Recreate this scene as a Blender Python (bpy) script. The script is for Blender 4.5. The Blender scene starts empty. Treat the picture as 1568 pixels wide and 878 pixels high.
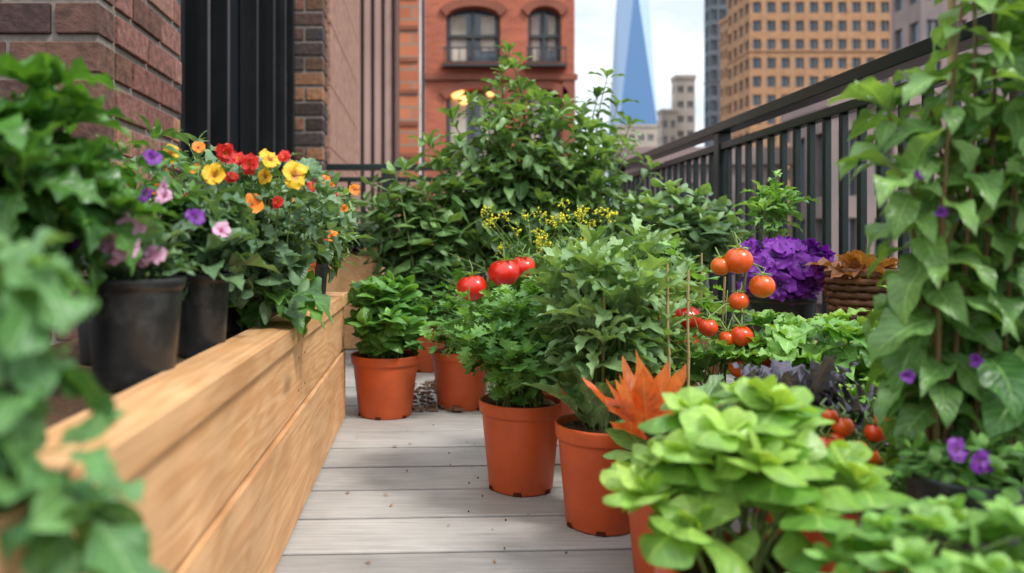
import bpy, math, numpy as np
from mathutils import Vector
R=np.random.RandomState(7)
SC=bpy.context.scene
def link(o): SC.collection.objects.link(o); return o
# ---------------------------------------------------------------- mesh accumulator (all quads)
class Acc:
    def __init__(s): s.V=[];s.F=[];s.M=[];s.U=[];s.T=[];s.n=0
    def add(s,v,f,mat=0,uv=None,tint=0.5):
        v=np.asarray(v,float);f=np.asarray(f,int)
        s.V.append(v);s.F.append(f+s.n);s.M.append(np.full(len(f),mat))
        s.U.append(np.zeros((len(v),2)) if uv is None else uv)
        s.T.append(np.full(len(v),tint) if np.isscalar(tint) else tint); s.n+=len(v)
    def build(s,name,mats,smooth=True,parent=None,bevel=0):
        V=np.concatenate(s.V);F=np.concatenate(s.F);M=np.concatenate(s.M);U=np.concatenate(s.U);T=np.concatenate(s.T)
        me=bpy.data.meshes.new(name)
        me.vertices.add(len(V));me.vertices.foreach_set('co',V.ravel())
        me.loops.add(F.size);me.loops.foreach_set('vertex_index',F.ravel().astype(np.int32))
        me.polygons.add(len(F));me.polygons.foreach_set('loop_start',np.arange(0,F.size,4,dtype=np.int32))
        for m in mats: me.materials.append(m)
        me.polygons.foreach_set('material_index',M.astype(np.int32))
        me.polygons.foreach_set('use_smooth',np.full(len(F),smooth))
        uv=me.uv_layers.new(name='UVMap');uv.data.foreach_set('uv',U[F.ravel()].ravel())
        a=me.attributes.new('tint','FLOAT','POINT');a.data.foreach_set('value',T)
        me.update(calc_edges=True);me.validate()
        o=link(bpy.data.objects.new(name,me))
        if bevel:
            b=o.modifiers.new('b','BEVEL');b.width=bevel;b.segments=2;b.limit_method='ANGLE'
        if parent: o.parent=parent
        return o
def nrm(a): return a/np.maximum(np.linalg.norm(a,axis=-1,keepdims=True),1e-9)
def box(acc,x0,x1,y0,y1,z0,z1,mat=0,tint=.5,rot=None):
    v=np.array([[x0,y0,z0],[x1,y0,z0],[x1,y1,z0],[x0,y1,z0],[x0,y0,z1],[x1,y0,z1],[x1,y1,z1],[x0,y1,z1]])
    if rot is not None:
        c,s=math.cos(rot),math.sin(rot);v=np.c_[v[:,0]*c-v[:,1]*s,v[:,0]*s+v[:,1]*c,v[:,2]]
    acc.add(v,[[0,3,2,1],[4,5,6,7],[0,1,5,4],[1,2,6,5],[2,3,7,6],[3,0,4,7]],mat,None,tint)
def gridf(a,b,wrap=False):
    f=[]
    for i in range(a-1):
        for j in range(b if wrap else b-1):
            k=(j+1)%b; f.append([i*b+j,i*b+k,(i+1)*b+k,(i+1)*b+j])
    return np.array(f)
def lathe(acc,c,prof,n=32,mat=0,tint=.5,wob=0,lob=0,tilt=None):
    prof=np.array(prof);a=np.arange(n)/n*2*math.pi
    rr=prof[:,0][:,None]*(1+wob*np.sin(a*lob)[None,:]);zz=np.repeat(prof[:,1][:,None],n,1)
    v=np.stack([rr*np.cos(a),rr*np.sin(a),zz],-1).reshape(-1,3)
    if tilt is not None:
        z=nrm(np.array(tilt,float));x=nrm(np.cross([0,1,.01],z));y=np.cross(z,x);v=v@np.array([x,y,z])
    acc.add(v+np.array(c),gridf(len(prof),n,True),mat,None,tint)
def tube(acc,P,r0,r1,mat=0,n=5,tint=.5):
    P=np.array(P,float);k=len(P);T=nrm(np.gradient(P,axis=0))
    ref=np.where(np.abs(T[:,2:3])>.95,np.array([[1.,0,0]]),np.array([[0,0,1.]]))
    e1=nrm(np.cross(T,ref));e2=np.cross(T,e1);a=np.arange(n)/n*2*math.pi
    r=np.linspace(r0,r1,k)[:,None,None]
    v=P[:,None]+r*(np.cos(a)[None,:,None]*e1[:,None]+np.sin(a)[None,:,None]*e2[:,None])
    acc.add(v.reshape(-1,3),gridf(k,n,True),mat,None,tint)
# ---------------------------------------------------------------- leaves
def leaf_t(W=.5,prof='oval',nu=9,nv=4,fold=.25,curl=.8,ruf=.02,rf=2,lobes=0,ld=0,pet=.15,r=R):
    u=np.linspace(0,1,nu+1)
    if prof in('oval','spoon'): u=1-(1-u)**1.5
    t=np.clip((u-pet)/(1-pet),0,1)
    if prof=='oval': w=np.sin(math.pi*t**.85)**.7
    elif prof=='point': w=np.sin(math.pi*t**.62)*(1-.15*t)
    elif prof=='lance': w=np.sin(math.pi*t**.75)**1.1
    elif prof=='spoon': w=np.clip(np.sin(math.pi*t**1.3),0,1)**.5
    elif prof=='petal': w=np.sin(math.pi*np.clip(t,0,.97)**1.5*.93)**.6+.12
    if lobes: w=w*(1-ld*(.5+.5*np.cos(2*math.pi*lobes*t)))
    w=np.where(u<pet*.8,.05,np.maximum(w,.03))
    if prof!='petal': w[-1]=.02
    v=np.linspace(-1,1,nv+1);du=np.diff(u)
    th=-curl*u+.2*curl;cy=np.concatenate([[0],np.cumsum(np.cos(th[:-1])*du)]);cz=np.concatenate([[0],np.cumsum(np.sin(th[:-1])*du)])
    X=w[:,None]*v[None]*W/2
    ph=r.rand()*6
    ZZ=fold*np.abs(X)+ruf*(v[None]**2)*np.sin(2*math.pi*rf*u[:,None]+ph+np.sign(v)[None]*1.3)*(w[:,None])
    twist=(r.rand()-.5)*.6
    ZZ=ZZ+X*twist*u[:,None]
    Y=cy[:,None]-np.sin(th)[:,None]*ZZ+ (np.abs(X)*.35 if lobes else 0)*u[:,None]
    Z=cz[:,None]+np.cos(th)[:,None]*ZZ
    bend=(r.rand()-.5)*.25
    X=X+bend*u[:,None]**2
    V=np.stack([X,Y+0*X,Z],-1).reshape(-1,3)
    uv=np.stack([np.repeat((v*.5+.5)[None],nu+1,0),np.repeat(u[:,None],nv+1,1)],-1).reshape(-1,2)
    return V,gridf(nu+1,nv+1),uv
def variants(n=6,**k):
    o=[]
    for i in range(n):
        kk=dict(k)
        for q in('W','fold','curl','ruf'):
            if q in kk: kk[q]=kk[q]*R.uniform(.7,1.35)
        o.append(leaf_t(**kk))
    return o
def place(acc,T,P,D,N,S,mat=0,tint=None):
    P=np.array(P);D=nrm(np.array(D,float));N=np.array(N,float);S=np.array(S)
    k=len(P)
    if k==0:return
    X=nrm(np.cross(D,N));Z=np.cross(X,D)
    if tint is None: tint=R.rand(k)
    ch=R.randint(0,len(T),k)
    for i,(V,F,uv) in enumerate(T):
        s=np.where(ch==i)[0]
        if len(s)==0: continue
        v=V[None]*S[s][:,None,None]
        w=P[s][:,None]+v[...,0:1]*X[s][:,None]+v[...,1:2]*D[s][:,None]+v[...,2:3]*Z[s][:,None]
        m=len(V);f=(F[None]+(np.arange(len(s))*m)[:,None,None]).reshape(-1,4)
        acc.add(w.reshape(-1,3),f,mat,np.tile(uv,(len(s),1)),np.repeat(tint[s],m))
def ballpts(n,push=.45):
    d=nrm(R.randn(n,3));return d*(R.rand(n)**push)[:,None]
def bez(p0,p1,p2,s):
    s=np.asarray(s)[:,None];return (1-s)**2*p0+2*s*(1-s)*p1+s*s*p2
def bush(acc,base,top,rad,ns,nl,T,size,ml=0,ms=1,droop=.2,s0=.35,sr=.003,spread=.02,tipn=0,out=1,taper=.35,updown=.35,tint=None,pts=None,tipe=(.15,1.2),lean=.25):
    base=np.array(base);top=np.array(top);rad=np.array(rad)
    tg=top+ballpts(ns)*rad if pts is None else np.array(pts);P=[];D=[];N=[];S=[];TI=[]
    for t in tg:
        b=base+np.array([R.uniform(-spread,spread),R.uniform(-spread,spread),0])
        h=t[2]-b[2];c=b+np.array([(t[0]-b[0])*lean,(t[1]-b[1])*lean,max(h,.02)*.75])+R.randn(3)*.06*abs(h)
        tube(acc,bez(b,c,t,np.linspace(0,1,8)),sr,sr*.4,ms,5,R.rand())
        st=R.normal(0,.12)
        if nl:
            s=s0+(1-s0)*(np.arange(nl)+R.rand(nl)*.8)/nl; s=np.clip(s,0,1)
            p=bez(b,c,t,s);tn=nrm(bez(b,c,t,np.clip(s+.01,0,1.01))-p)
            az=np.arange(nl)*2.4+R.rand()*6+R.randn(nl)*.3
            e1=nrm(np.cross(tn,np.array([[.3,.1,1.]])));e2=np.cross(tn,e1)
            o=np.cos(az)[:,None]*e1+np.sin(az)[:,None]*e2
            rad_o=p-base;rad_o[:,2]=0;rad_o=nrm(rad_o)
            d=o*out+tn*updown+rad_o*.35+np.array([0,0,-droop])+R.randn(nl,3)*.2
            P.append(p);D.append(d);N.append(np.array([0,0,1.])+tn*.35+rad_o*.2+R.randn(nl,3)*.28)
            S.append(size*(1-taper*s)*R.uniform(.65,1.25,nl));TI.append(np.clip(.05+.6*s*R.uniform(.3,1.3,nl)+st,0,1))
        if tipn:
            tl=nrm(bez(b,c,t,[1.0])-bez(b,c,t,[.97]))[0]
            az=np.arange(tipn)*2.4+R.rand()*6;el=np.linspace(tipe[0],tipe[1],tipn)+R.randn(tipn)*.15
            dd=np.stack([np.cos(az)*np.cos(el),np.sin(az)*np.cos(el),np.sin(el)],-1)
            nn=np.stack([-np.cos(az)*np.sin(el),-np.sin(az)*np.sin(el),np.cos(el)],-1)
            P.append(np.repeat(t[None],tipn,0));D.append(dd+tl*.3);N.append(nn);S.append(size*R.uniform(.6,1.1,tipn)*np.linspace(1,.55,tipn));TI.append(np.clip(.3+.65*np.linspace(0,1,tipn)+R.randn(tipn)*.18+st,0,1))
    ti=np.concatenate(TI)
    if tint is not None: ti=np.clip(ti+tint-.5,0,1)
    place(acc,T,np.concatenate(P),np.concatenate(D),np.concatenate(N),np.concatenate(S),ml,ti)
def rosette(acc,base,n,size,e0,e1,T,mat=0,sp=.015,jit=.15):
    i=np.arange(n);az=i*2.4+R.rand()*6+R.randn(n)*.2
    el=np.radians(e0+(e1-e0)*i/max(n-1,1))+R.randn(n)*jit
    d=np.stack([np.cos(az)*np.cos(el),np.sin(az)*np.cos(el),np.sin(el)],-1)
    nn=np.stack([-np.cos(az)*np.sin(el),-np.sin(az)*np.sin(el),np.cos(el)],-1)+R.randn(n,3)*.15
    P=np.array(base)+np.c_[np.cos(az)*sp,np.sin(az)*sp,R.rand(n)*.01]
    place(acc,T,P,d,nn,size*R.uniform(.7,1.15,n),mat,np.clip(.2+.6*i/max(n-1,1)+R.randn(n)*.2,0,1))
def flower(acc,c,r,face,mp,mc,T,n=5,cup=.35,layers=1):
    z=nrm(np.array(face,float));x=nrm(np.cross(z,[.3,.2,1]));y=np.cross(z,x)
    for L in range(layers):
        a=np.arange(n)/n*2*math.pi+R.rand()*6+R.randn(n)*.12;cc=cup+L*.5
        o=np.cos(a)[:,None]*x+np.sin(a)[:,None]*y
        d=o*math.cos(cc)+z*math.sin(cc)+R.randn(n,3)*.14;nn=-o*math.sin(cc)+z*math.cos(cc)
        place(acc,T,np.repeat(np.array([c]),n,0)+0*o,d,nn,r*(1-.25*L)*R.uniform(.8,1.15,n),mp)
    lathe(acc,np.array(c)+z*r*.08,[[.001,.1*r],[.1*r,.08*r],[.16*r,0],[.001,-.05*r]],8,mc,tilt=z)
# ---------------------------------------------------------------- materials
def mk(name):
    m=bpy.data.materials.new(name);m.use_nodes=True;nt=m.node_tree;b=nt.nodes['Principled BSDF'];return m,nt,b
def N_(nt,t,**k):
    n=nt.nodes.new(t)
    for a,v in k.items(): setattr(n,a,v)
    return n
def math_(nt,op,a,b=None,clamp=False):
    n=nt.nodes.new('ShaderNodeMath');n.operation=op;n.use_clamp=clamp
    for i,x in enumerate((a,b)):
        if x is None: continue
        if isinstance(x,(int,float)): n.inputs[i].default_value=x
        else: nt.links.new(x,n.inputs[i])
    return n.outputs[0]
def mix_(nt,f,a,b,bt='MIX'):
    n=nt.nodes.new('ShaderNodeMixRGB');n.blend_type=bt
    for i,x in enumerate((f,a,b)):
        if isinstance(x,(int,float)): n.inputs[i].default_value=x
        elif isinstance(x,tuple): n.inputs[i].default_value=(*x,1)
        else: nt.links.new(x,n.inputs[i])
    return n.outputs[0]
def noise(nt,scale,detail=4,mapscale=None,rough=.55,dist=0):
    tc=N_(nt,'ShaderNodeTexCoord');n=N_(nt,'ShaderNodeTexNoise');n.inputs['Scale'].default_value=scale;n.inputs['Detail'].default_value=detail
    n.inputs['Roughness'].default_value=rough;n.inputs['Distortion'].default_value=dist
    if mapscale:
        mp=N_(nt,'ShaderNodeMapping');mp.inputs['Scale'].default_value=mapscale;nt.links.new(tc.outputs['Object'],mp.inputs[0]);nt.links.new(mp.outputs[0],n.inputs['Vector'])
    else: nt.links.new(tc.outputs['Object'],n.inputs['Vector'])
    return n.outputs['Fac']
def ramp(nt,f,stops):
    r=N_(nt,'ShaderNodeValToRGB');e=r.color_ramp.elements
    while len(e)<len(stops): e.new(.5)
    for i,(p,c) in enumerate(stops): e[i].position=p;e[i].color=(*c,1) if isinstance(c,tuple) else (c,c,c,1)
    nt.links.new(f,r.inputs[0]);return r.outputs[0]
def bump(nt,b,h,st=.3,d=.002):
    n=N_(nt,'ShaderNodeBump');n.inputs['Strength'].default_value=st;n.inputs['Distance'].default_value=d
    nt.links.new(h,n.inputs['Height']);nt.links.new(n.outputs[0],b.inputs['Normal']);return n
def tint_(nt):
    a=N_(nt,'ShaderNodeAttribute');a.attribute_name='tint';return a.outputs['Fac']
def leafmat(name,a,b,vein=None,rough=.38,tr=.26,spec=.5,vs=.45,nveins=8,bst=.6):
    m,nt,bs=mk(name);L=nt.links
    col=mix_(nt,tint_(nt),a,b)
    uv=N_(nt,'ShaderNodeUVMap');sp=N_(nt,'ShaderNodeSeparateXYZ');L.new(uv.outputs[0],sp.inputs[0])
    ax=math_(nt,'MULTIPLY',math_(nt,'ABSOLUTE',math_(nt,'SUBTRACT',sp.outputs[0],.5)),2)
    mid=math_(nt,'SUBTRACT',1,math_(nt,'DIVIDE',ax,.09),True)
    q=math_(nt,'SINE',math_(nt,'MULTIPLY',math_(nt,'SUBTRACT',math_(nt,'MULTIPLY',sp.outputs[1],nveins),math_(nt,'MULTIPLY',ax,1.6)),6.283))
    side=math_(nt,'MULTIPLY',math_(nt,'SUBTRACT',q,.8,True),3,True)
    vn=math_(nt,'MAXIMUM',mid,math_(nt,'MULTIPLY',side,.5))
    vein=vein or tuple(min(1,x*1.9+.03) for x in b)
    col=mix_(nt,math_(nt,'MULTIPLY',vn,vs),col,vein)
    nz=noise(nt,40,3);col=mix_(nt,.8,col,ramp(nt,nz,[(.3,.6),(.7,1.25)]),'MULTIPLY')
    L.new(col,bs.inputs['Base Color']);bs.inputs['Roughness'].default_value=rough;bs.inputs['Specular IOR Level'].default_value=spec
    nb=noise(nt,150,2);h=math_(nt,'ADD',math_(nt,'ADD',math_(nt,'MULTIPLY',vn,-.7),math_(nt,'MULTIPLY',q,.25)),math_(nt,'MULTIPLY',nb,.8));bump(nt,bs,h,bst,.002)
    t=N_(nt,'ShaderNodeBsdfTranslucent');L.new(mix_(nt,1,col,(1.6,1.5,.5),'MULTIPLY'),t.inputs[0])
    mx=N_(nt,'ShaderNodeMixShader');mx.inputs[0].default_value=tr;L.new(bs.outputs[0],mx.inputs[1]);L.new(t.outputs[0],mx.inputs[2]);L.new(mx.outputs[0],nt.nodes['Material Output'].inputs[0])
    return m
def petalmat(name,a,base,tr=.3):
    m,nt,bs=mk(name);L=nt.links
    uv=N_(nt,'ShaderNodeUVMap');sp=N_(nt,'ShaderNodeSeparateXYZ');L.new(uv.outputs[0],sp.inputs[0])
    f=ramp(nt,sp.outputs[1],[(.12,0.0),(.5,1.0)]);c=mix_(nt,f,base,a)
    c=mix_(nt,.6,c,ramp(nt,noise(nt,60,3),[(.3,.7),(.7,1.2)]),'MULTIPLY')
    L.new(c,bs.inputs['Base Color']);bs.inputs['Roughness'].default_value=.5
    t=N_(nt,'ShaderNodeBsdfTranslucent');L.new(c,t.inputs[0]);mx=N_(nt,'ShaderNodeMixShader');mx.inputs[0].default_value=tr
    L.new(bs.outputs[0],mx.inputs[1]);L.new(t.outputs[0],mx.inputs[2]);L.new(mx.outputs[0],nt.nodes['Material Output'].inputs[0]);return m
def simple(name,a,b=None,scale=20,rough=.5,spec=.5,bst=.2,bd=.002,coat=0,metal=0,ms=None,usetint=0):
    m,nt,bs=mk(name);b=b or a
    nz=noise(nt,scale,5,ms);c=mix_(nt,ramp(nt,nz,[(.3,0.0),(.7,1.0)]),a,b)
    if usetint: c=mix_(nt,1,c,ramp(nt,tint_(nt),[(0,1-usetint),(1,1+usetint*.6)]),'MULTIPLY')
    nt.links.new(c,bs.inputs['Base Color']);bs.inputs['Roughness'].default_value=rough;bs.inputs['Specular IOR Level'].default_value=spec
    bs.inputs['Coat Weight'].default_value=coat;bs.inputs['Metallic'].default_value=metal
    if bst: bump(nt,bs,nz,bst,bd)
    return m
def wood(name,c1,c2,c3,axis='y',knots=True,fine=.5,rough=.55,tv=.15,rs=.9):
    m,nt,bs=mk(name);L=nt.links
    s=lambda along,across:(across,along,across) if axis=='y' else (along,across,across)
    tc=N_(nt,'ShaderNodeTexCoord');mp=N_(nt,'ShaderNodeMapping');mp.inputs['Scale'].default_value=s(1.1,9)
    L.new(tc.outputs['Object'],mp.inputs[0])
    cx=N_(nt,'ShaderNodeCombineXYZ');tt=tint_(nt);L.new(math_(nt,'MULTIPLY',tt,13),cx.inputs[0]);L.new(math_(nt,'MULTIPLY',tt,29),cx.inputs[1])
    ad=N_(nt,'ShaderNodeVectorMath');L.new(mp.outputs[0],ad.inputs[0]);L.new(cx.outputs[0],ad.inputs[1])
    n1=N_(nt,'ShaderNodeTexNoise');n1.inputs['Scale'].default_value=1.3;n1.inputs['Detail'].default_value=2.5;n1.inputs['Distortion'].default_value=.35;L.new(ad.outputs[0],n1.inputs['Vector'])
    rings=math_(nt,'SINE',math_(nt,'MULTIPLY',n1.outputs['Fac'],70))
    rings=math_(nt,'MULTIPLY',math_(nt,'ADD',rings,1),.5)
    f=noise(nt,1,6,s(6,160),.7)
    c=mix_(nt,ramp(nt,rings,[(.25,0.0),(1.0,rs)]),c1,c2)
    c=mix_(nt,ramp(nt,f,[(.4,0.0),(.72,fine)]),c,c3)
    if knots:
        vo=N_(nt,'ShaderNodeTexVoronoi');vo.inputs['Scale'].default_value=1.0
        mp2=N_(nt,'ShaderNodeMapping');mp2.inputs['Scale'].default_value=s(2.6,6);L.new(tc.outputs['Object'],mp2.inputs[0]);L.new(mp2.outputs[0],vo.inputs['Vector'])
        k=ramp(nt,vo.outputs['Distance'],[(.04,1.0),(.14,0.0)]);c=mix_(nt,math_(nt,'MULTIPLY',k,.8),c,tuple(x*.28 for x in c2))
    blot=noise(nt,5,3);c=mix_(nt,.9,c,ramp(nt,blot,[(.3,.78),(.7,1.12)]),'MULTIPLY')
    c=mix_(nt,1,c,ramp(nt,tt,[(0,1-tv),(1,1+tv*.5)]),'MULTIPLY')
    L.new(c,bs.inputs['Base Color']);bs.inputs['Roughness'].default_value=rough;bs.inputs['Specular IOR Level'].default_value=.3
    bump(nt,bs,math_(nt,'ADD',math_(nt,'MULTIPLY',f,1.0),math_(nt,'MULTIPLY',rings,.15)),.6,.0015);return m
cedar=wood('cedar_wood',(.74,.43,.21),(.62,.31,.125),(.40,.19,.075),'y',True,.5,tv=.18,rs=.75)
decking=wood('weathered_decking',(.45,.43,.405),(.41,.39,.365),(.20,.19,.18),'x',False,.6,.55,.2,.5)
mortar=simple('mortar',(.26,.22,.19),(.17,.14,.12),60,.9,.2,.5)
def brickmat(name,a,b,c):
    m,nt,bs=mk(name);col=ramp(nt,tint_(nt),[(0,a),(.5,b),(.85,c),(1,tuple(x*.45 for x in a))])
    nz=noise(nt,35,6);col=mix_(nt,.95,col,ramp(nt,nz,[(.3,.5),(.7,1.25)]),'MULTIPLY');nt.links.new(col,bs.inputs['Base Color']);bs.inputs['Roughness'].default_value=.85
    bump(nt,bs,nz,.9,.008);return m
brickA=brickmat('old_brick',(.18,.065,.05),(.28,.13,.10),(.40,.19,.10))
brickF=brickmat('dark_brick',(.055,.026,.022),(.10,.045,.034),(.15,.07,.045))
brickG=brickmat('multi_brick',(.05,.04,.04),(.13,.06,.045),(.36,.17,.08))
blackp=simple('black_plastic',(.012,.013,.014),(.022,.023,.024),50,.40,.5,.15)
terra=simple('terracotta_plastic',(.60,.105,.025),(.48,.08,.02),14,.45,.4,.12)
def add_scuffs(m):
    nt=m.node_tree;bs=nt.nodes['Principled BSDF'];l=bs.inputs['Base Color'].links[0].from_socket
    s=ramp(nt,noise(nt,110,6,(1,1,1),.8),[(.63,0.0),(.70,.55)]);nt.links.new(mix_(nt,s,l,(.62,.34,.22)),bs.inputs['Base Color'])
    g=ramp(nt,noise(nt,9,5),[(.48,0.0),(.8,.55)]);l2=bs.inputs['Base Color'].links[0].from_socket;nt.links.new(mix_(nt,g,l2,(.25,.07,.03)),bs.inputs['Base Color'])
add_scuffs(terra)
def add_dust(m):
    nt=m.node_tree;bs=nt.nodes['Principled BSDF'];l=bs.inputs['Base Color'].links[0].from_socket
    s=ramp(nt,noise(nt,25,6,(1,1,1),.75),[(.52,0.0),(.8,.4)]);nt.links.new(mix_(nt,s,l,(.12,.12,.115)),bs.inputs['Base Color'])
add_dust(blackp)
soil=simple('soil',(.05,.03,.018),(.12,.07,.04),90,.95,.1,1,.006)
slot=simple('drain_slot',(.08,.02,.01),None,5,.9,.1,0)
railp=simple('railing_paint',(.006,.013,.012),(.010,.018,.016),15,.3,.45,.1)
blackfr=simple('black_frame',(.008,.009,.010),(.014,.015,.016),5,.25,.5,0)
glassd=simple('dark_glass',(.006,.008,.010),None,5,.08,.6,0)
stem=simple('green_stem',(.12,.19,.04),(.19,.26,.07),60,.5)
stemr=simple('reddish_stem',(.20,.06,.035),(.15,.14,.05),40,.5)
woody=simple('bamboo_stake',(.52,.38,.18),(.38,.26,.12),50,.6)
l_dark=leafmat('leaf_dark_green',(.018,.06,.016),(.06,.14,.03))
l_mid=leafmat('leaf_mid_green',(.04,.14,.024),(.17,.36,.065))
l_basil=leafmat('leaf_basil',(.045,.16,.03),(.20,.42,.08),rough=.32)
l_pars=leafmat('leaf_parsley',(.045,.165,.03),(.21,.42,.09),vs=.3)
l_sage=leafmat('leaf_sage',(.11,.23,.075),(.36,.53,.23),rough=.44,vein=(.6,.7,.45))
l_grey=leafmat('leaf_grey_green',(.06,.14,.06),(.21,.34,.17),rough=.42,vein=(.34,.46,.3))
l_lett=leafmat('leaf_lettuce',(.12,.31,.05),(.42,.62,.13),rough=.36,vs=.3,tr=.32,nveins=5,bst=.25)
l_light=leafmat('leaf_light',(.10,.28,.05),(.32,.54,.14),rough=.4,bst=.4)
l_shrub=leafmat('leaf_shrub',(.045,.125,.035),(.27,.43,.15),vs=.45,rough=.34)
l_shrub2=leafmat('leaf_shrub_pale',(.06,.15,.05),(.30,.46,.20),vs=.45,rough=.38)
l_orange=leafmat('leaf_orange',(.72,.12,.02),(.88,.32,.09),vein=(.95,.6,.25),tr=.3)
l_purp=leafmat('leaf_purple_kale',(.035,.03,.05),(.12,.12,.17),vein=(.30,.10,.24),rough=.5)
l_dry=leafmat('leaf_dry',(.30,.10,.03),(.45,.20,.07))
p_yel=petalmat('petal_yellow',(.92,.56,.015),(.45,.06,.01));p_org=petalmat('petal_orange',(.88,.27,.01),(.7,.1,.01));p_red=petalmat('petal_red',(.66,.015,.01),(.75,.3,.01))
p_pur=petalmat('petal_purple',(.24,.02,.40),(.06,.005,.13));p_vio=petalmat('petal_violet',(.20,.025,.34),(.10,.015,.17));p_pink=petalmat('petal_pink',(.80,.45,.62),(.55,.04,.25))
f_cen=simple('flower_centre',(.20,.06,.01),(.5,.25,.02),200,.8)
dillf=simple('dill_flower',(.78,.66,.02),(.6,.6,.03),80,.7)
def tommat(n,a,b):
    m,nt,bs=mk(n);c=mix_(nt,tint_(nt),a,b);c=mix_(nt,.5,c,ramp(nt,noise(nt,25,3),[(.3,.8),(.7,1.15)]),'MULTIPLY');nt.links.new(c,bs.inputs['Base Color']);bs.inputs['Roughness'].default_value=.28;bs.inputs['Coat Weight'].default_value=.3;bs.inputs['Coat Roughness'].default_value=.12
    return m
tomr=tommat('tomato_red',(.62,.010,.006),(.72,.03,.01));tomo=tommat('cherry_tomato_orange',(.76,.05,.008),(.86,.15,.012))
T_oval=variants(W=.62,prof='oval',fold=-.35,curl=.7,ruf=.03,rf=1.5,nu=8)
T_basil=variants(W=.82,prof='oval',fold=-.5,curl=1.1,ruf=.03,rf=1.5,nu=9,nv=6,pet=.08)
T_point=variants(W=.46,prof='point',fold=.3,curl=.9,ruf=.03,rf=2,nu=9)
T_shrub=variants(8,W=.40,prof='oval',fold=.4,curl=1.1,ruf=.05,rf=2,nu=9)
T_lance=variants(W=.28,prof='lance',fold=.35,curl=.8,ruf=.03,rf=2,nu=9)
T_lobe=variants(8,W=.85,prof='oval',fold=.2,curl=.7,ruf=.06,rf=3,nu=20,lobes=4,ld=.62,pet=.2)
T_oak=variants(8,W=.42,prof='lance',fold=.35,curl=1.0,ruf=.07,rf=3,nu=22,lobes=4,ld=.42,pet=.1)
T_spoon=variants(8,W=.82,prof='spoon',fold=-.35,curl=1.1,ruf=.05,rf=1.2,nu=11,nv=6,pet=.06)
T_wavy=variants(8,W=.60,prof='point',fold=.25,curl=1.2,ruf=.09,rf=4,nu=18,nv=6,pet=.15)
T_broad=variants(8,W=.62,prof='oval',fold=.2,curl=1.2,ruf=.08,rf=2.5,nu=18,nv=6,pet=.12,lobes=2,ld=.3)
T_climb=variants(8,W=.44,prof='lance',fold=.35,curl=1.3,ruf=.07,rf=2.5,nu=12,nv=4,pet=.1)
T_petal=variants(6,W=.95,prof='petal',fold=.15,curl=.5,ruf=.08,rf=2,nu=7,nv=6,pet=.04)
T_ruf=variants(6,W=1.15,prof='petal',fold=.1,curl=.9,ruf=.16,rf=2.5,nu=8,nv=8,pet=.04)
T_kale=variants(6,W=.5,prof='lance',fold=.2,curl=1.0,ruf=.13,rf=7,nu=28,nv=8,pet=.1)
T_thin=variants(4,W=.07,prof='lance',fold=.2,curl=.8,ruf=.0,nu=5,nv=2)
# ---------------------------------------------------------------- deck
a=Acc();rot=math.radians(2.4)
for k in range(-8,25):
    y0=1.21+.154*k;zt=R.uniform(-.0012,.0012)
    box(a,-1.3,1.30,y0+.005,y0+.149,zt-.007,zt,0,R.rand(),rot)
    box(a,-1.299,1.299,y0+.0075,y0+.1465,-.028,zt-.0072,1,.5,rot)  # near-black board sides: shade between the boards put into the colour
a.build('wooden_deck',[decking,simple('deck_gap_shade',(.035,.032,.03),(.05,.045,.04),20,.9,.1,.2)],False,bevel=.003)
a=Acc();box(a,-2.2,1.45,-.6,5.2,-.30,-.045);a.build('balcony_slab',[simple('dark_slab',(.012,.011,.010),None,10,.9,.2,.2)],False)
# ---------------------------------------------------------------- planters
screw=simple('screw_head',(.12,.11,.10),(.06,.05,.05),80,.4,.5,.3,metal=.8)
def planter(name,x0,x1,y0,y1,top,joint):
    a=Acc();e=.002
    zs=[(.006,top*.54),(top*.54+.009,top-.036)]
    for i,(z0,z1) in enumerate(zs):
        ys=[y0,y1] if i==0 else [y0,joint,y1]
        for q in range(len(ys)-1):
            box(a,x1-.028,x1-.004-i*.003,ys[q]+e,ys[q+1]-e,z0,z1,0,R.rand())
            for ye in (ys[q]+.035,ys[q+1]-.035):
                for zz in (z0+.03,z1-.03): lathe(a,(x1-.0045-i*.003,ye,zz),[[.001,.0012],[.0028,.001],[.0032,0],[.0032,-.002]],10,2,tilt=(1,0,0.01))
        box(a,x0+.03,x1-.0285,y1-.03,y1-.004,z0,z1,0,R.rand());box(a,x0+.03,x1-.0285,y0+.004,y0+.03,z0,z1,0,R.rand())
        box(a,x0,x0+.028,y0,y1,z0,z1,0,R.rand())
    box(a,x1-.060,x1-.0285,y0+.031,y1-.031,.0,top-.055,1)
    for q,(ya,yb) in enumerate([(y0-.003,joint+.35),(joint+.352,y1+.003)]):
        box(a,x1-.070,x1+.002,ya,yb,top-.032,top,0,.55+.2*q)
    box(a,x0+.03,x1-.075,y0+.031,y1-.031,top-.05,top-.02,1)
    a.build(name,[cedar,soil,screw],False,bevel=.004)
planter('wooden_planter',-.62,-.22,.12,2.13,.356,1.39)
planter('wooden_planter',-.62,-.21,3.45,4.3,.47,3.9)
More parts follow.
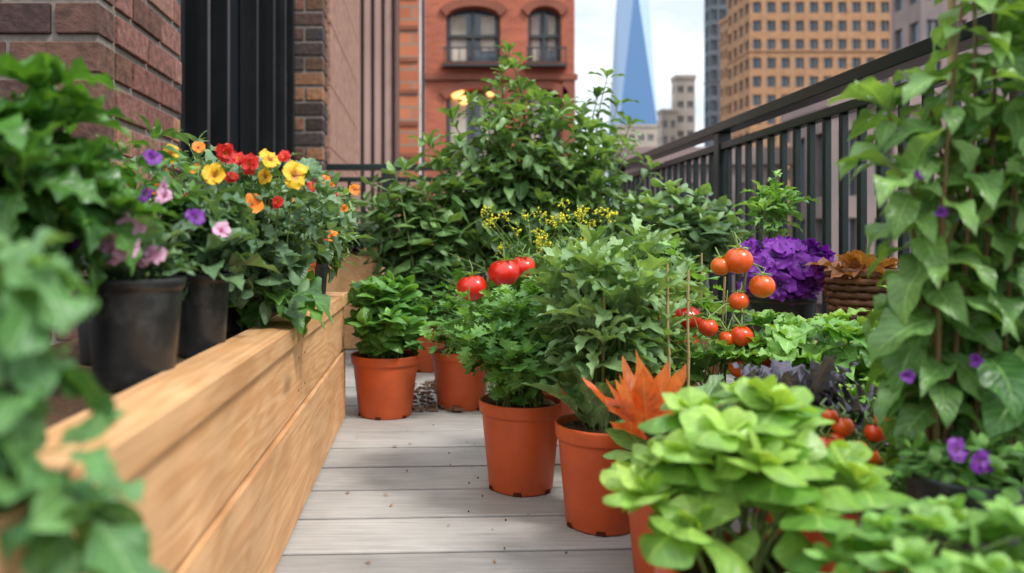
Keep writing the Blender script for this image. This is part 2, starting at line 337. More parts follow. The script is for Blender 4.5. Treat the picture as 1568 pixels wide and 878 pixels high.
# ---------------------------------------------------------------- brick pier
def brickpier(name,x0,x1,y0,y1,z0,z1,mats,h=.082,L=.22):
    a=Acc();box(a,x0,x1-.006,y0+.006,y1-.004,z0,z1,2)
    g=.013;z=z0;row=0
    while z<z1-.02:
        x=x1-(L if row%2==0 else L*.5);xe=x1
        while xe>x0+.01:
            box(a,max(x,x0)+g/2,xe-(g/2 if xe!=x1 else 0),y0-R.uniform(0,.006),y0+.09,z+g/2,z+h-g*.2,0,R.rand())
            xe=x;x-=L
        L2=L*.5 if row%2==0 else L
        yy=y0+.0905+g
        while yy<y1-.01:
            ye=min(yy+L2-g,y1);box(a,x1-.09,x1+R.uniform(0,.006),yy,ye,z+g/2,z+h-g*.2,1,R.rand());yy=ye+g;L2=L
        z+=h+.010;row+=1
    return a.build(name,mats,False,bevel=.005)
brickpier('brick_pier',-1.9,-.78,1.8,2.40,-.02,2.9,[brickF,brickA,mortar])
brickpier('brick_pier',-.90,-.622,4.6,4.8,-.02,3.2,[brickG,brickG,mortar])
a=Acc();box(a,-1.3,-1.0,2.4,4.7,-.02,2.9,1)
for y,w,dx in [(2.42,.05,-.80),(2.50,.04,-.84),(2.60,.10,-.86),(2.78,.03,-.80),(2.86,.04,-.87),(2.95,.12,-.90),(3.14,.03,-.82),(3.22,.05,-.86),(4.05,.04,-.90),(4.2,.05,-.84),(4.33,.03,-.80),(4.42,.06,-.84),(4.55,.05,-.79)]:
    box(a,-.998,dx,y,y+w,-.02,2.9,0)
for y,dx in [(2.475,-.83),(2.83,-.84),(3.18,-.84)]: box(a,-.997,dx,y,y+.012,-.02,2.9,2)  # slim grey strips imitate vertical window reflections by colour
box(a,-.999,-.8,3.3,4.0,-.02,.05,0)
for z in (.12,2.4): box(a,-.999,-.93,2.43,4.6,z,z+.04,0)
a.build('black_framed_window',[blackfr,glassd,simple('painted_reflection',(.14,.15,.17),None,5,.3,.6,0)],False,bevel=.004)
stone=simple('brown_stone',(.46,.27,.20),(.22,.11,.08),9,.8,.3,.9,.015,ms=(1,4,2.0))
a=Acc()
for i in range(16): box(a,-.95,-.60,4.805,6.85,-.1+i*.4,.296+i*.4,0,R.rand())
a.build('stone_pier',[stone],False,bevel=.004)
# ---------------------------------------------------------------- street buildings
ground=simple('asphalt',(.05,.05,.052),(.06,.06,.06),2,.9,.2,.1)
a=Acc();v=[[-3000,-3000,-14],[3000,-3000,-14],[3000,4000,-14],[-3000,4000,-14]];a.add(v,[[0,1,2,3]]);a.build('ground',[ground],False)
def brickwall(name,a_,b_,m_,sc=1,rough=.9):
    m,nt,bs=mk(name);tc=N_(nt,'ShaderNodeTexCoord');sp=N_(nt,'ShaderNodeSeparateXYZ');cb=N_(nt,'ShaderNodeCombineXYZ')
    nt.links.new(tc.outputs['Object'],sp.inputs[0]);nt.links.new(math_(nt,'ADD',sp.outputs[0],sp.outputs[1]),cb.inputs[0]);nt.links.new(sp.outputs[2],cb.inputs[1])
    br=N_(nt,'ShaderNodeTexBrick');br.inputs['Scale'].default_value=1;br.inputs['Brick Width'].default_value=.22*sc;br.inputs['Row Height'].default_value=.075*sc;br.inputs['Mortar Size'].default_value=.008*sc
    br.inputs['Color1'].default_value=(*a_,1);br.inputs['Color2'].default_value=(*b_,1);br.inputs['Mortar'].default_value=(*m_,1)
    nt.links.new(cb.outputs[0],br.inputs['Vector']);c=mix_(nt,.8,br.outputs['Color'],ramp(nt,noise(nt,.9,5),[(.3,.7),(.7,1.2)]),'MULTIPLY')
    nt.links.new(c,bs.inputs['Base Color']);bs.inputs['Roughness'].default_value=rough;return m
redb=brickwall('red_brick_wall',(.50,.12,.06),(.38,.085,.045),(.34,.18,.12))
orangeb=brickwall('orange_brick_wall',(.56,.18,.085),(.44,.13,.06),(.3,.2,.15),2)
tanb=brickwall('tan_brick',(.52,.26,.12),(.44,.21,.095),(.38,.25,.17),1)
mauve=simple('mauve_stone',(.44,.29,.25),(.33,.21,.18),.6,.85,.2,.2)
mauve2=simple('weathered_mauve_facade',(.34,.24,.22),(.19,.16,.16),.25,.8,.3,.2)
greyst=simple('grey_cladding',(.11,.125,.15),(.16,.18,.21),.2,.6,.3,0)
beige=simple('beige_stone',(.56,.46,.38),(.44,.37,.32),.3,.8,.2,0)
browns=simple('brownstone',(.30,.10,.06),(.24,.08,.05),2,.8,.3,.3)
wing=simple('window_glass',(.05,.07,.09),(.12,.15,.18),.35,.08,.7,0)
curtain=simple('curtain',(.60,.53,.45),(.36,.30,.24),1.5,.8,.2,0)
winf=simple('window_frame_paint',(.05,.05,.05),None,5,.4,.4,0)
a=Acc();box(a,-1.1,-.30,9.2,13,-14,9,0)
x=-1.1
while x<-.33: box(a,x,x+.075,9.04,9.198,-14,9,0,R.rand());x+=.125
box(a,-.298,-.075,8.95,13,-14,9,1)
for i in range(60): box(a,-.300,-.073,8.93,8.948,-13.7+i*.38,-13.68+i*.38+.03,2)
box(a,-.04,.0,8.98,9.05,-14,9,3)
a.build('ribbed_stone_building',[mauve,orangeb,browns,winf],False)
def arched_facade(a,y,x0,x1,z0,z1,wins,wm,th=.35):
    z=z0
    for (zb,zs,rise,cols) in wins:
        if zb>z: box(a,x0,x1,y,y+th,z,zb,wm)
        zt=zs+rise+.06;xx=x0
        for cx,w in cols:
            box(a,xx,cx-w/2,y,y+th,zb,zt,wm);xx=cx+w/2
            n=12;t=np.linspace(-1,1,n+1);ax=cx+t*w/2;az=zs+rise*np.sqrt(np.maximum(0,1-t**2*.98))
            V=[];
            for yy in (y,y+th):
                for i in range(n+1): V+= [[ax[i],yy,az[i]],[ax[i],yy,zt]]
            F=[]
            for i in range(n): F.append([2*i,2*i+2,2*i+3,2*i+1]);o=2*(n+1);F.append([2*i,2*i+o,2*i+2+o,2*i+2])
            a.add(V,F,wm)
            V=[];F=[]
            for i in range(n+1):
                tt=t[i];V+=[[cx+tt*w/2,y-.07,az[i]+.0],[cx+tt*(w/2+.16),y-.07,az[i]+.17],[cx+tt*(w/2+.16),y,az[i]+.17],[cx+tt*w/2,y,az[i]]]
            for i in range(n):
                for j in range(4): F.append([4*i+j,4*i+4+j,4*i+4+(j+1)%4,4*i+(j+1)%4])
            a.add(V,F,2)
            box(a,cx-w/2,cx+w/2,y+.25,y+.27,zb,zs+rise,3,R.rand())
            box(a,cx-w/2+.12,cx-w*.12,y+.22,y+.245,zb+.1,zs+rise*.4,4);box(a,cx+w*.15,cx+w/2-.12,y+.22,y+.245,zb+.35,zs+rise*.4,4)
            for q in (-w/2,-.03,w/2-.07): box(a,cx+q,cx+q+.07,y+.14,y+.21,zb,zs+rise*.75,5)
            for q in (zb,(zb+zs)/2+.1,): box(a,cx-w/2,cx+w/2,y+.13,y+.20,q,q+.08,5)
            box(a,cx-w/2-.12,cx+w/2+.12,y-.14,y+.02,zb-.14,zb-.002,2)
        box(a,xx,x1,y,y+th,zb,zt,wm);z=zt
    box(a,x0,x1,y,y+th,z,z1,wm)
a=Acc()
rows=[(-8.4,-6.6,.3,[(1.17,1.3),(2.88,.8)]),(-5.2,-3.4,.3,[(1.17,1.3),(2.88,.8)]),(-2.0,-.2,.3,[(1.17,1.3),(2.88,.8)]),(1.5,3.85,.3,[(1.17,1.3),(2.88,.8)]),(4.78,5.85,.28,[(1.17,1.3),(2.88,.8)]),(8.0,10,.3,[(1.17,1.3),(2.88,.8)])]
arched_facade(a,18,0,3.6,-14,12,rows,0)
box(a,0,3.6,18.36,20,-14,12,0)
box(a,-.03,3.66,17.9,17.998,4.36,4.50,2);box(a,-.03,3.66,17.86,17.998,1.0,1.16,2);box(a,3.3,3.6,17.93,17.998,-14,4.35,2)
for cx,w in ((1.17,1.3),(2.88,.8)):
    for i in range(9): box(a,cx-w/2-.05+i*(w+.1)/8-.012,cx-w/2-.05+i*(w+.1)/8+.012,17.7,17.72,4.7,5.05,5)
    box(a,cx-w/2-.08,cx+w/2+.08,17.69,17.73,5.05,5.09,5);box(a,cx-w/2-.08,cx+w/2+.08,17.69,17.85,4.64,4.69,5)
em,nt,bs=mk('warm_lamp_glow');bs.inputs['Emission Color'].default_value=(1,.5,.15,1);bs.inputs['Emission Strength'].default_value=2.5;bs.inputs['Base Color'].default_value=(.9,.5,.2,1)
def ball(acc,c,r,mat,n=12,tint=.5,sq=1):
    th=np.linspace(.02,math.pi-.02,n//2+2);lathe(acc,c,np.c_[np.sin(th)*r,-np.cos(th)*r*sq],n,mat,tint)
for x,z in ((.75,4.05),(.95,3.9),(1.6,4.1),(.85,4.15)): ball(a,(x,18.1,z),.11,6)
a.build('red_brick_building',[redb,orangeb,browns,wing,curtain,winf,em],False)
def tower(name,x0,x1,y0,y1,z0,z1,bay,fl,pw,sh,mats,dp=.3):
    a=Acc();box(a,x0+dp,x1-dp,y0+dp,y1-dp,z0,z1-.3,1)
    nb=max(1,round((x1-x0)/bay));b=(x1-x0)/nb
    for i in range(nb+1):
        c=x0+i*b;box(a,max(x0,c-pw/2),min(x1,c+pw/2),y0,y0+dp+.05,z0,z1,0,R.rand())
        if i<nb: box(a,c+b/2-.09,c+b/2+.09,y0+dp*.5,y0+dp+.02,z0,z1,2 if len(mats)>2 else 0)
    nd=max(1,round((y1-y0)/bay));d=(y1-y0)/nd
    for i in range(1,nd+1):
        c=y0+i*d
        for xa in(x0,x1-dp-.05): box(a,xa,xa+dp+.05,c-pw/2,min(y1,c+pw/2),z0,z1,0)
    nf=round((z1-z0)/fl);f=(z1-z0)/nf
    for i in range(nf+1):
        z=z0+i*f;e=.02
        box(a,x0+e,x1-e,y0+e,y1-e,z-sh/2,z+sh/2,0,R.rand())
        if i%6==3: box(a,x0-.15,x1+.15,y0-.15,y1+.15,z+sh*.3,z+sh*.3+.3,0)
    box(a,x0-.2,x1+.2,y0-.2,y1+.2,z1+sh/2+.01,z1+.7+sh/2,0)
    return a.build(name,mats,False)
tower('tan_brick_tower',52,77,120,129,-14,75,2.3,3.0,.85,1.2,[tanb,wing,winf])
tower('tan_brick_tower',52.4,57,129.6,133,-14,38,1.8,3.3,.8,1.6,[tanb,wing])
tower('grey_tower',60,71,158,161,-14,120,1.8,3.2,.5,1.0,[greyst,wing])
tower('beige_building',57.6,62,172,175,-14,37,2,3.5,.9,1.9,[beige,wing])
tower('beige_building',54,57.5,171,174,-14,29,2,3.5,.9,1.9,[beige,wing])
tower('beige_building',51.5,64,200,206,-14,30,2.4,3.6,1.0,1.9,[beige,wing])
tower('brown_tower',41,58,62,66,-14,60,2.2,3.3,.9,1.6,[mauve2,wing])
tower('mauve_row_building',7.9,14.5,30,31.5,-14,3.2,1.05,3.3,.5,.7,[mauve2,wing],.25)
tower('mauve_row_building',14.6,30,27,30,-14,4.9,1.3,3.4,.6,.8,[mauve2,wing],.25)
def sky_tower():
    f=1200/1150.;cx=(969-650)*f;w=31*f;wt=23*f;zb=.5+(370-215)*f;zt=.5+(370+25)*f
    B=[(-w,-w),(w,-w),(w,w),(-w,w)];Tt=[(-2,-wt),(wt,0),(0,wt),(-wt,0)]
    me=bpy.data.meshes.new('g');V=[(cx+x,1200+y,zb) for x,y in B]+[(cx+x,1200+y,zt) for x,y in Tt]
    F=[(0,1,4),(1,2,5),(2,3,6),(3,0,7),(0,4,7),(1,5,4),(2,6,5),(3,7,6),(4,5,6,7)]
    V+=[(cx+x,1200+y,-14) for x,y in B];F+=[(8,9,1,0),(9,10,2,1),(10,11,3,2),(11,8,0,3)]
    me.from_pydata(V,[],F)
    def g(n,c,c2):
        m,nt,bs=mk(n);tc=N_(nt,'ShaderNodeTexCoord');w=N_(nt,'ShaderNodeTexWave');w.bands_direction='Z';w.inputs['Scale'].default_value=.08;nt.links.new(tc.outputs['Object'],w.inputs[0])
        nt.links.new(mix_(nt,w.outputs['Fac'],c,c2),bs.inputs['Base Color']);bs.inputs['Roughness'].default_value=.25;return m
    me.materials.append(g('glass_reflect_dark',(.09,.20,.40),(.13,.26,.47)));me.materials.append(g('glass_reflect_pale',(.36,.50,.70),(.40,.54,.74)))  # one glass in two tints: differing facet reflections painted into the colour
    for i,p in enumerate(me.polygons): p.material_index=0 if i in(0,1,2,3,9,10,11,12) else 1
    link(bpy.data.objects.new('glass_skyscraper',me))
sky_tower()
# ---------------------------------------------------------------- railing
a=Acc();xr=1.2
box(a,xr-.035,xr+.035,.2,4.64,.935,.972);box(a,xr-.02,xr+.02,.2,4.60,.865,.893);box(a,xr-.02,xr+.02,.2,4.60,.07,.098)
y=.25
while y<4.55: box(a,xr-.010,xr+.010,y,y+.020,.0981,.8649);y+=.090
for y in (1.15,3.0,4.58): box(a,xr-.026,xr+.026,y,y+.05,-.03,.9345)
a.build('balcony_railing',[railp],False,bevel=.003)
a=Acc();yr=4.60
box(a,-.598,xr-.036,yr-.035,yr+.035,.935,.972);box(a,-.598,xr-.03,yr-.02,yr+.02,.865,.893);box(a,-.598,xr-.03,yr-.02,yr+.02,.07,.098)
x=-.56
while x<1.13: box(a,x,x+.020,yr-.010,yr+.010,.0981,.8649);x+=.090
box(a,-.25,-.2,yr-.026,yr+.026,-.03,.9345)
a.build('balcony_railing',[railp],False,bevel=.003)
# ---------------------------------------------------------------- pots
def pot(x,y,z0,h,r,kind='terra'):
    a=Acc();rb=r*.76;rim=h*.15
    if kind!='terra': rim=h*.1
    pr=[[.001,.004],[rb*.8,.004],[rb*.82,0],[rb*.97,0],[rb,.004],[r*.925,h-rim-.004],[r*.93,h-rim],[r*.975,h-rim+.001],[r*.985,h-rim+.004],[r,h-.005],[r*1.005,h-.001],[r*.99,h],[r*.95,h],[r*.94,h-.004],[r*.90,h-.03]]
    lathe(a,(x,y,z0),pr,48,0,R.rand())
    n=28;k=8
    rr=np.linspace(.001,r*.92,k);an=np.arange(n)/n*2*math.pi
    v=np.stack([x+rr[:,None]*np.cos(an),y+rr[:,None]*np.sin(an),z0+h-.014+(1-rr[:,None]/r)*.01+R.uniform(-.004,.005,(k,n))],-1).reshape(-1,3)
    a.add(v,gridf(k,n,True),1)
    for i in range(30):
        q=R.rand()**.5*r*.85;t=R.rand()*6.3;ball(a,(x+q*math.cos(t),y+q*math.sin(t),z0+h-.010),R.uniform(.002,.006),1,6)
    if kind=='terra':
        for i in range(6):
            t=i*math.pi/3+.3;c=math.cos(t);s=math.sin(t);p=np.array([x+c*rb*.985,y+s*rb*.985,z0+.0]);
            tx=np.array([-s,c,0])*.009;o=np.array([c,s,0])*.0022
            a.add(np.array([p-tx+o,p+tx+o,p+tx*.8+o+[0,0,.008],p-tx*.8+o+[0,0,.008]]),[[0,1,2,3]],2)
    a.build('terracotta_pot' if kind=='terra' else 'black_plastic_pot',[terra if kind=='terra' else blackp,soil,slot],True)
for p in [(-.113,2.17,.001,.175,.1),(.11,2.27,.001,.172,.092),(.196,1.53,.001,.178,.085),(.312,1.33,.001,.178,.080),(.375,1.12,.001,.178,.08),(.312,.763,.001,.178,.076),
          (.36,2.15,.001,.17,.09),(.45,1.62,.001,.17,.085),(.565,1.45,.001,.16,.075),(.60,1.18,.001,.15,.085),(.78,1.42,.001,.16,.09),(.40,.59,.001,.17,.09),
          (.36,3.2,.001,.25,.16),(.78,3.3,.001,.25,.15),(.85,2.6,.001,.22,.12),(0.0,2.95,.001,.2,.12),(.82,1.12,.001,.14,.09),(.60,.93,.001,.12,.075)]: pot(*p)
for p in [(-.328,.85,.337,.122,.056),(-.318,1.075,.337,.118,.041),(-.45,.74,.337,.12,.056),(-.43,1.02,.337,.115,.045),(-.40,1.28,.337,.115,.05),(-.33,1.78,.337,.11,.045),(-.42,1.62,.337,.11,.05),(-.33,1.95,.337,.11,.045),(-.46,1.45,.337,.11,.05)]: pot(*p,kind='b')
pot(-.265,1.60,.357,.105,.034);pot(-.33,1.36,.337,.11,.042,'b');pot(-.262,1.80,.357,.09,.032,'b')
pot(.905,1.9,.234,.127,.080,'b');pot(.56,.78,.13,.13,.055,'b');pot(.585,.82,.001,.12,.06,'b')
a=Acc();
for i in range(4): box(a,.76+.075*i,.83+.075*i,1.72,2.08,.212,.2335,0,R.rand())
for x in(.77,1.03):
    for y in(1.73,2.04): box(a,x,x+.03,y,y+.03,0.001,.2115,0,R.rand())
box(a,.765,1.065,1.722,1.74,.16,.205,0,.4);box(a,.765,1.065,2.06,2.078,.16,.205,0,.4)
a.build('wooden_plant_stand',[cedar],False,bevel=.002)
a=Acc()
for k in range(12):
    z=.235+k*.016;r=.05+.018*k/11;t=np.linspace(0,2*math.pi,61);w=.0035*np.sin(t*10+(k%2)*math.pi)
    tube(a,np.c_[1.0+(r+w)*np.cos(t),1.72+(r+w)*np.sin(t),np.full(61,z)],.0075,.0075,0,6,R.rand())
for i in range(20):
    t=i/20*2*math.pi;tube(a,[[1.0+.05*math.cos(t),1.72+.05*math.sin(t),.23],[1.0+.068*math.cos(t),1.72+.068*math.sin(t),.43]],.003,.003,0,5)
t=np.linspace(0,2*math.pi,40)
for q in range(3): tube(a,np.c_[1+.07*np.cos(t),1.72+.07*np.sin(t),.43+.006*np.sin(t*9+q*2.1)],.006,.006,0,6)
rosette(a,(1.0,1.72,.40),16,.10,10,70,T_wavy,1,.02)
a.build('wicker_basket',[simple('wicker',(.20,.08,.03),(.10,.04,.02),60,.6,.4,.4,usetint=.3),l_dry],True)
a=Acc()
for i in range(170):
    x,y=R.uniform(-.08,.16),R.uniform(2.18,2.6);s=R.uniform(.006,.016);t=R.rand()*3
    v=np.array([[-s,-s*.4,0],[s,-s*.4,0],[s,s*.4,0],[-s,s*.4,0],[-s*.9,-s*.3,s*.4],[s*.8,-s*.3,s*.5],[s*.9,s*.3,s*.4],[-s,s*.3,s*.5]])
    v=np.c_[v[:,0]*math.cos(t)-v[:,1]*math.sin(t)+x,v[:,0]*math.sin(t)+v[:,1]*math.cos(t)+y,v[:,2]+.002+R.rand()*.012]
    a.add(v,[[0,3,2,1],[4,5,6,7],[0,1,5,4],[1,2,6,5],[2,3,7,6],[3,0,4,7]],0)
a.build('bark_chips',[simple('bark',(.16,.09,.05),(.08,.04,.02),30,.9)],False)
a=Acc();P=np.c_[R.uniform(-.18,.35,16),R.uniform(1.15,2.0,16),np.full(16,.003)]
place(a,T_point,P,np.c_[R.randn(16,2),np.zeros(16)],np.tile([0,0,1.],(16,1)),R.uniform(.006,.016,16),0)
for i in range(30): ball(a,(R.normal(.15,.12),R.uniform(1.2,2.05),.002),R.uniform(.0008,.002),1,6)
a.build('fallen_leaf_bits',[l_dry,soil],True)
# ---------------------------------------------------------------- plants
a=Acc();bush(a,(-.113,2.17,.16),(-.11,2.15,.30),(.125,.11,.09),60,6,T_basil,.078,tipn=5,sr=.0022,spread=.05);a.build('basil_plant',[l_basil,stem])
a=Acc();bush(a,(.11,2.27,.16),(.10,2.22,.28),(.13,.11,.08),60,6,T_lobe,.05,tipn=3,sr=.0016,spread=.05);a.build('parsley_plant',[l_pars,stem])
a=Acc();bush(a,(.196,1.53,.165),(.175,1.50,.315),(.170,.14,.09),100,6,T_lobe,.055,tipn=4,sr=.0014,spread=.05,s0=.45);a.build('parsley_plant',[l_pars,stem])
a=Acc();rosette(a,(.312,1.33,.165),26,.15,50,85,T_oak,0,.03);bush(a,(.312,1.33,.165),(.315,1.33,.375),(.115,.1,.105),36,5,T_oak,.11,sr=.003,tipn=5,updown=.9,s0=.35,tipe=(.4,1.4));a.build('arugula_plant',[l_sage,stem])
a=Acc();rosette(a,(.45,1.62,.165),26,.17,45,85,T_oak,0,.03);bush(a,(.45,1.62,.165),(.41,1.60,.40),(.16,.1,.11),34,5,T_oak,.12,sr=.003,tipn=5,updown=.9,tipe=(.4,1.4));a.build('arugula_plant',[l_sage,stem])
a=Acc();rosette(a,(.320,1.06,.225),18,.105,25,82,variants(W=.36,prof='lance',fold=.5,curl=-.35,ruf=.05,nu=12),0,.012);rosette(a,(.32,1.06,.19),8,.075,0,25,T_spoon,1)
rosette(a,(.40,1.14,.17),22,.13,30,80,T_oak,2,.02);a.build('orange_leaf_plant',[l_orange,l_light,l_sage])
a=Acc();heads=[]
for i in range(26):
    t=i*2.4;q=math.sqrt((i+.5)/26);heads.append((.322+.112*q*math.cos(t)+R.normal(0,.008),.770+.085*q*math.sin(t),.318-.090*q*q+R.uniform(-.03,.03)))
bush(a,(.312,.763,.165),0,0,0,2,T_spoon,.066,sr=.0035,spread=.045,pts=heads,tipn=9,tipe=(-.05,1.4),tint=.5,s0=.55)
a.build('lettuce_plant',[l_lett,stem])
a=Acc();heads=[]
for i in range(32):
    t=i*2.4;q=math.sqrt((i+.5)/32);heads.append((.46+.16*q*math.cos(t),.60+.085*q*math.sin(t),.270-.075*q*q+R.uniform(-.015,.02)))
bush(a,(.40,.59,.16),0,0,0,2,T_spoon,.040,sr=.002,spread=.05,pts=heads,tipn=9,tipe=(0,1.3),s0=.6);a.build('lambs_lettuce_plant',[l_light,stem])
a=Acc();bush(a,(.60,.93,.11),(.62,.93,.17),(.10,.07,.04),30,5,T_lobe,.045,tipn=4,sr=.002,spread=.05);a.build('herb_plant',[l_mid,stem])
def tomato(a,c,r,mi,sq=.85,lob=5,w=.035,cal=True):
    th=np.linspace(.03,math.pi-.03,16);z=-np.cos(th)*r*sq;rr=np.sin(th)*r
    z=z-np.exp(-(rr/(r*.28))**2)*r*.13*(z>0)
    lathe(a,c,np.c_[rr,z],28,mi,R.rand(),w,lob,tilt=(R.uniform(-.25,.25),R.uniform(-.5,0),1))
    if cal:
        top=np.array(c)+[0,0,r*sq*.82];n=6;t=np.arange(n)/n*6.28
        place(a,T_lance,np.tile(top,(n,1)),np.c_[np.cos(t),np.sin(t),.25+R.rand(n)*.4],np.tile([0,0,1.],(n,1)),np.full(n,r*.95),0)
        tube(a,[top,top+[R.uniform(-.01,.01),.005,r*.6],top+[R.uniform(-.02,.02),.02,r*1.1]],.0018,.0015,1,5)
a=Acc();bush(a,(.36,2.15,.16),(.30,2.2,.33),(.26,.16,.12),36,7,T_lobe,.085,sr=.003,tipn=2,droop=.35)
for c,r in [((.125,1.98,.378),.041),((.21,1.98,.418),.042),((.268,2.04,.432),.033)]: tomato(a,c,r,2)
a.build('tomato_plant',[l_mid,stem,tomr])
a=Acc();bush(a,(.58,1.85,.0),(.60,1.86,.34),(.16,.14,.14),28,6,T_lobe,.085,sr=.003,tipn=2,droop=.35)
for c,r in [((.50,1.56,.352),.037),((.55,1.58,.338),.034)]: tomato(a,c,r,2)
tube(a,bez(np.array([.58,1.85,.25]),np.array([.55,1.7,.42]),np.array([.52,1.6,.385]),np.linspace(0,1,8)),.003,.002,1,5)
a.build('tomato_plant',[l_light,stem,tomr])
a=Acc();CT=[(.606,1.45,.463,.027),(.576,1.46,.452,.019),(.652,1.45,.414,.024),(.611,1.46,.384,.019),(.54,1.43,.336,.018),(.600,1.42,.321,.021),(.577,1.43,.315,.016),(.638,1.42,.283,.023),(.593,1.41,.264,.022),(.585,1.44,.295,.016)]
main=[[.565,1.45,.14],[.58,1.47,.22],[.605,1.475,.30],[.625,1.475,.38],[.63,1.47,.45],[.60,1.47,.52]]
tube(a,main,.004,.002,1,6)
for x,y,z,r in CT:
    tomato(a,(x,y,z),r,2,.95,1,0);m=np.array(min(main,key=lambda q:abs(q[2]-z-.03)));p=np.array([x,y,z+r]);tube(a,[m,(m+p)/2+[0,0,.012],p],.0016,.0014,1,5)
bush(a,(.565,1.45,.15),(.57,1.52,.33),(.11,.08,.16),14,5,T_lobe,.06,sr=.0022,droop=.4);a.build('cherry_tomato_plant',[l_light,stem,tomo])
a=Acc();tr=[]
for x,y,z,r in [(.557,1.0,.254,.014),(.530,.99,.232,.012),(.548,1.0,.236,.011),(.600,1.0,.245,.013),(.612,1.0,.262,.012),(.572,.99,.226,.013),(.63,1.0,.235,.012),(.713,1.0,.232,.013),(.695,1.0,.245,.011),(.54,1.0,.268,.010),(.59,.99,.215,.012)]:
    tomato(a,(x,y,z),r,2,.95,1,0);b=np.array([.62,1.08,.16]);p=np.array([x,y,z+r]);tube(a,bez(b,(b+p)/2+[0,.01,.07],p,np.linspace(0,1,7)),.0016,.0012,1,5)
bush(a,(.70,1.12,.1),(.66,1.13,.19),(.16,.05,.06),40,5,T_lobe,.045,tipn=3,sr=.002,spread=.05);a.build('cherry_tomato_plant',[l_mid,stem,tomo])
for p,q in [((.416,1.28,.05),(.414,1.28,.462)),((.452,1.30,.05),(.457,1.30,.45)),((.315,1.36,.1),(.30,1.25,.415)),((.72,1.95,.05),(.72,1.95,.47)),((.585,1.5,.1),(.60,1.5,.43))]:
    a=Acc();P=np.linspace(p,q,9);P[3:6,0]+=.002;tube(a,P,.003,.0022,0,7);
    for k in (2,5,7): tube(a,[P[k]-[0,0,.001],P[k],P[k]+[0,0,.001]],.0036,.0036,0,7)
    a.build('bamboo_stake',[woody])
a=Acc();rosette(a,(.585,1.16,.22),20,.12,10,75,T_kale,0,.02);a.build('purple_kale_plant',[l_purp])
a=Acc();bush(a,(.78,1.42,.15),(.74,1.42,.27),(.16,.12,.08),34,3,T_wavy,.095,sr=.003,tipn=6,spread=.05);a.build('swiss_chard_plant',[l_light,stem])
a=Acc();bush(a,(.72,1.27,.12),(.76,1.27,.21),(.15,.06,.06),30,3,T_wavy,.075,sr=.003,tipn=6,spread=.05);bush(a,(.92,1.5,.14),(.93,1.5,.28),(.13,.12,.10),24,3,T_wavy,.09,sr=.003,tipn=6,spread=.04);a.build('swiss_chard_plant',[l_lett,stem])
a=Acc()
for i in range(30):
    t=np.array([.35+R.uniform(-.18,.18),2.1+R.uniform(-.1,.1),R.uniform(.46,.59)]);b=np.array([.36+R.uniform(-.03,.03),2.2,.16]);c=b+[(t[0]-b[0])*.3,0,(t[2]-b[2])*.7]
    tube(a,bez(b,c,t,np.linspace(0,1,8)),.0022,.0012,1,5)
    for k in range(10):
        o=nrm(R.randn(3)+[0,0,.9])*R.uniform(.010,.024);e=t+o;tube(a,[t,e],.0006,.0005,1,3);ball(a,e,R.uniform(.002,.0038),2,6);ball(a,e+R.randn(3)*.004,.002,2,6)
    P=bez(b,c,t,R.uniform(.4,.95,9));place(a,T_thin,P,R.randn(9,3)*[1,1,.5]+[0,0,.3],np.tile([0,0,1.],(9,1)),R.uniform(.04,.08,9),0)
a.build('dill_plant',[l_light,stem,dillf])
# large shrubs at the back
a=Acc();top=[(.36,3.2,1.30),(.33,3.15,1.20),(.42,3.25,1.15),(.20,3.2,1.08),(.5,3.2,1.07),(.12,3.15,1.0),(.30,3.1,1.12),(.45,3.1,1.08),(.38,3.15,1.22),(.25,3.1,1.04),(.56,3.15,1.0)]
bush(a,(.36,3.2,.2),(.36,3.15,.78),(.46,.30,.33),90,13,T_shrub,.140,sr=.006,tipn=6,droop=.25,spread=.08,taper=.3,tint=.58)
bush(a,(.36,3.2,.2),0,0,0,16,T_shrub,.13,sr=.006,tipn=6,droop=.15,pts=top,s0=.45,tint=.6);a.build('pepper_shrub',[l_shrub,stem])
a=Acc();bush(a,(.78,3.3,.2),(.76,3.25,.68),(.28,.25,.32),50,12,T_shrub,.11,sr=.005,tipn=5,spread=.08)
bush(a,(.78,3.3,.2),0,0,0,16,T_shrub,.11,sr=.005,tipn=6,pts=[(.80,3.3,1.21),(.76,3.3,1.13),(.70,3.3,1.05),(.86,3.35,1.10),(.9,3.3,1.0),(.74,3.3,.98)],s0=.45)
a.build('leafy_shrub',[l_shrub2,stem])
a=Acc();bush(a,(.85,2.6,.2),(.86,2.6,.53),(.22,.2,.17),52,7,T_basil,.085,sr=.004,tipn=5,spread=.07,tint=.6);a.build('leafy_shrub',[l_shrub2,stem])
a=Acc();bush(a,(0,2.95,.18),(.0,2.95,.56),(.27,.22,.27),60,9,T_oval,.12,sr=.004,tipn=3,spread=.08,droop=.4);a.build('leafy_shrub',[l_shrub,stem])
a=Acc();bush(a,(.45,2.7,.0),(.42,2.75,.35),(.42,.2,.26),70,8,T_point,.10,sr=.004,tipn=3,spread=.25,droop=.4);a.build('leafy_shrub',[l_dark,stem])
a=Acc();bush(a,(-.4,3.8,.42),(-.25,3.6,.58),(.28,.3,.12),40,8,T_point,.08,sr=.003,tipn=3,spread=.12);a.build('leafy_shrub',[l_dark,stem])
a=Acc();bush(a,(.905,1.9,.34),(.905,1.89,.42),(.11,.1,.05),24,5,T_oval,.05,sr=.002)
for q in ballpts(62,.25):
    q=q*[.115,.10,.075];
    if q[2]<-.05: continue
    c=np.array([.90,1.88,.43])+q;flower(a,c,R.uniform(.028,.04),q*[1,1,1]+[0,-.04,.04]+R.randn(3)*.02,2,3,T_ruf,5,.35)
a.build('petunia_plant',[l_dark,stem,p_pur,p_pur])
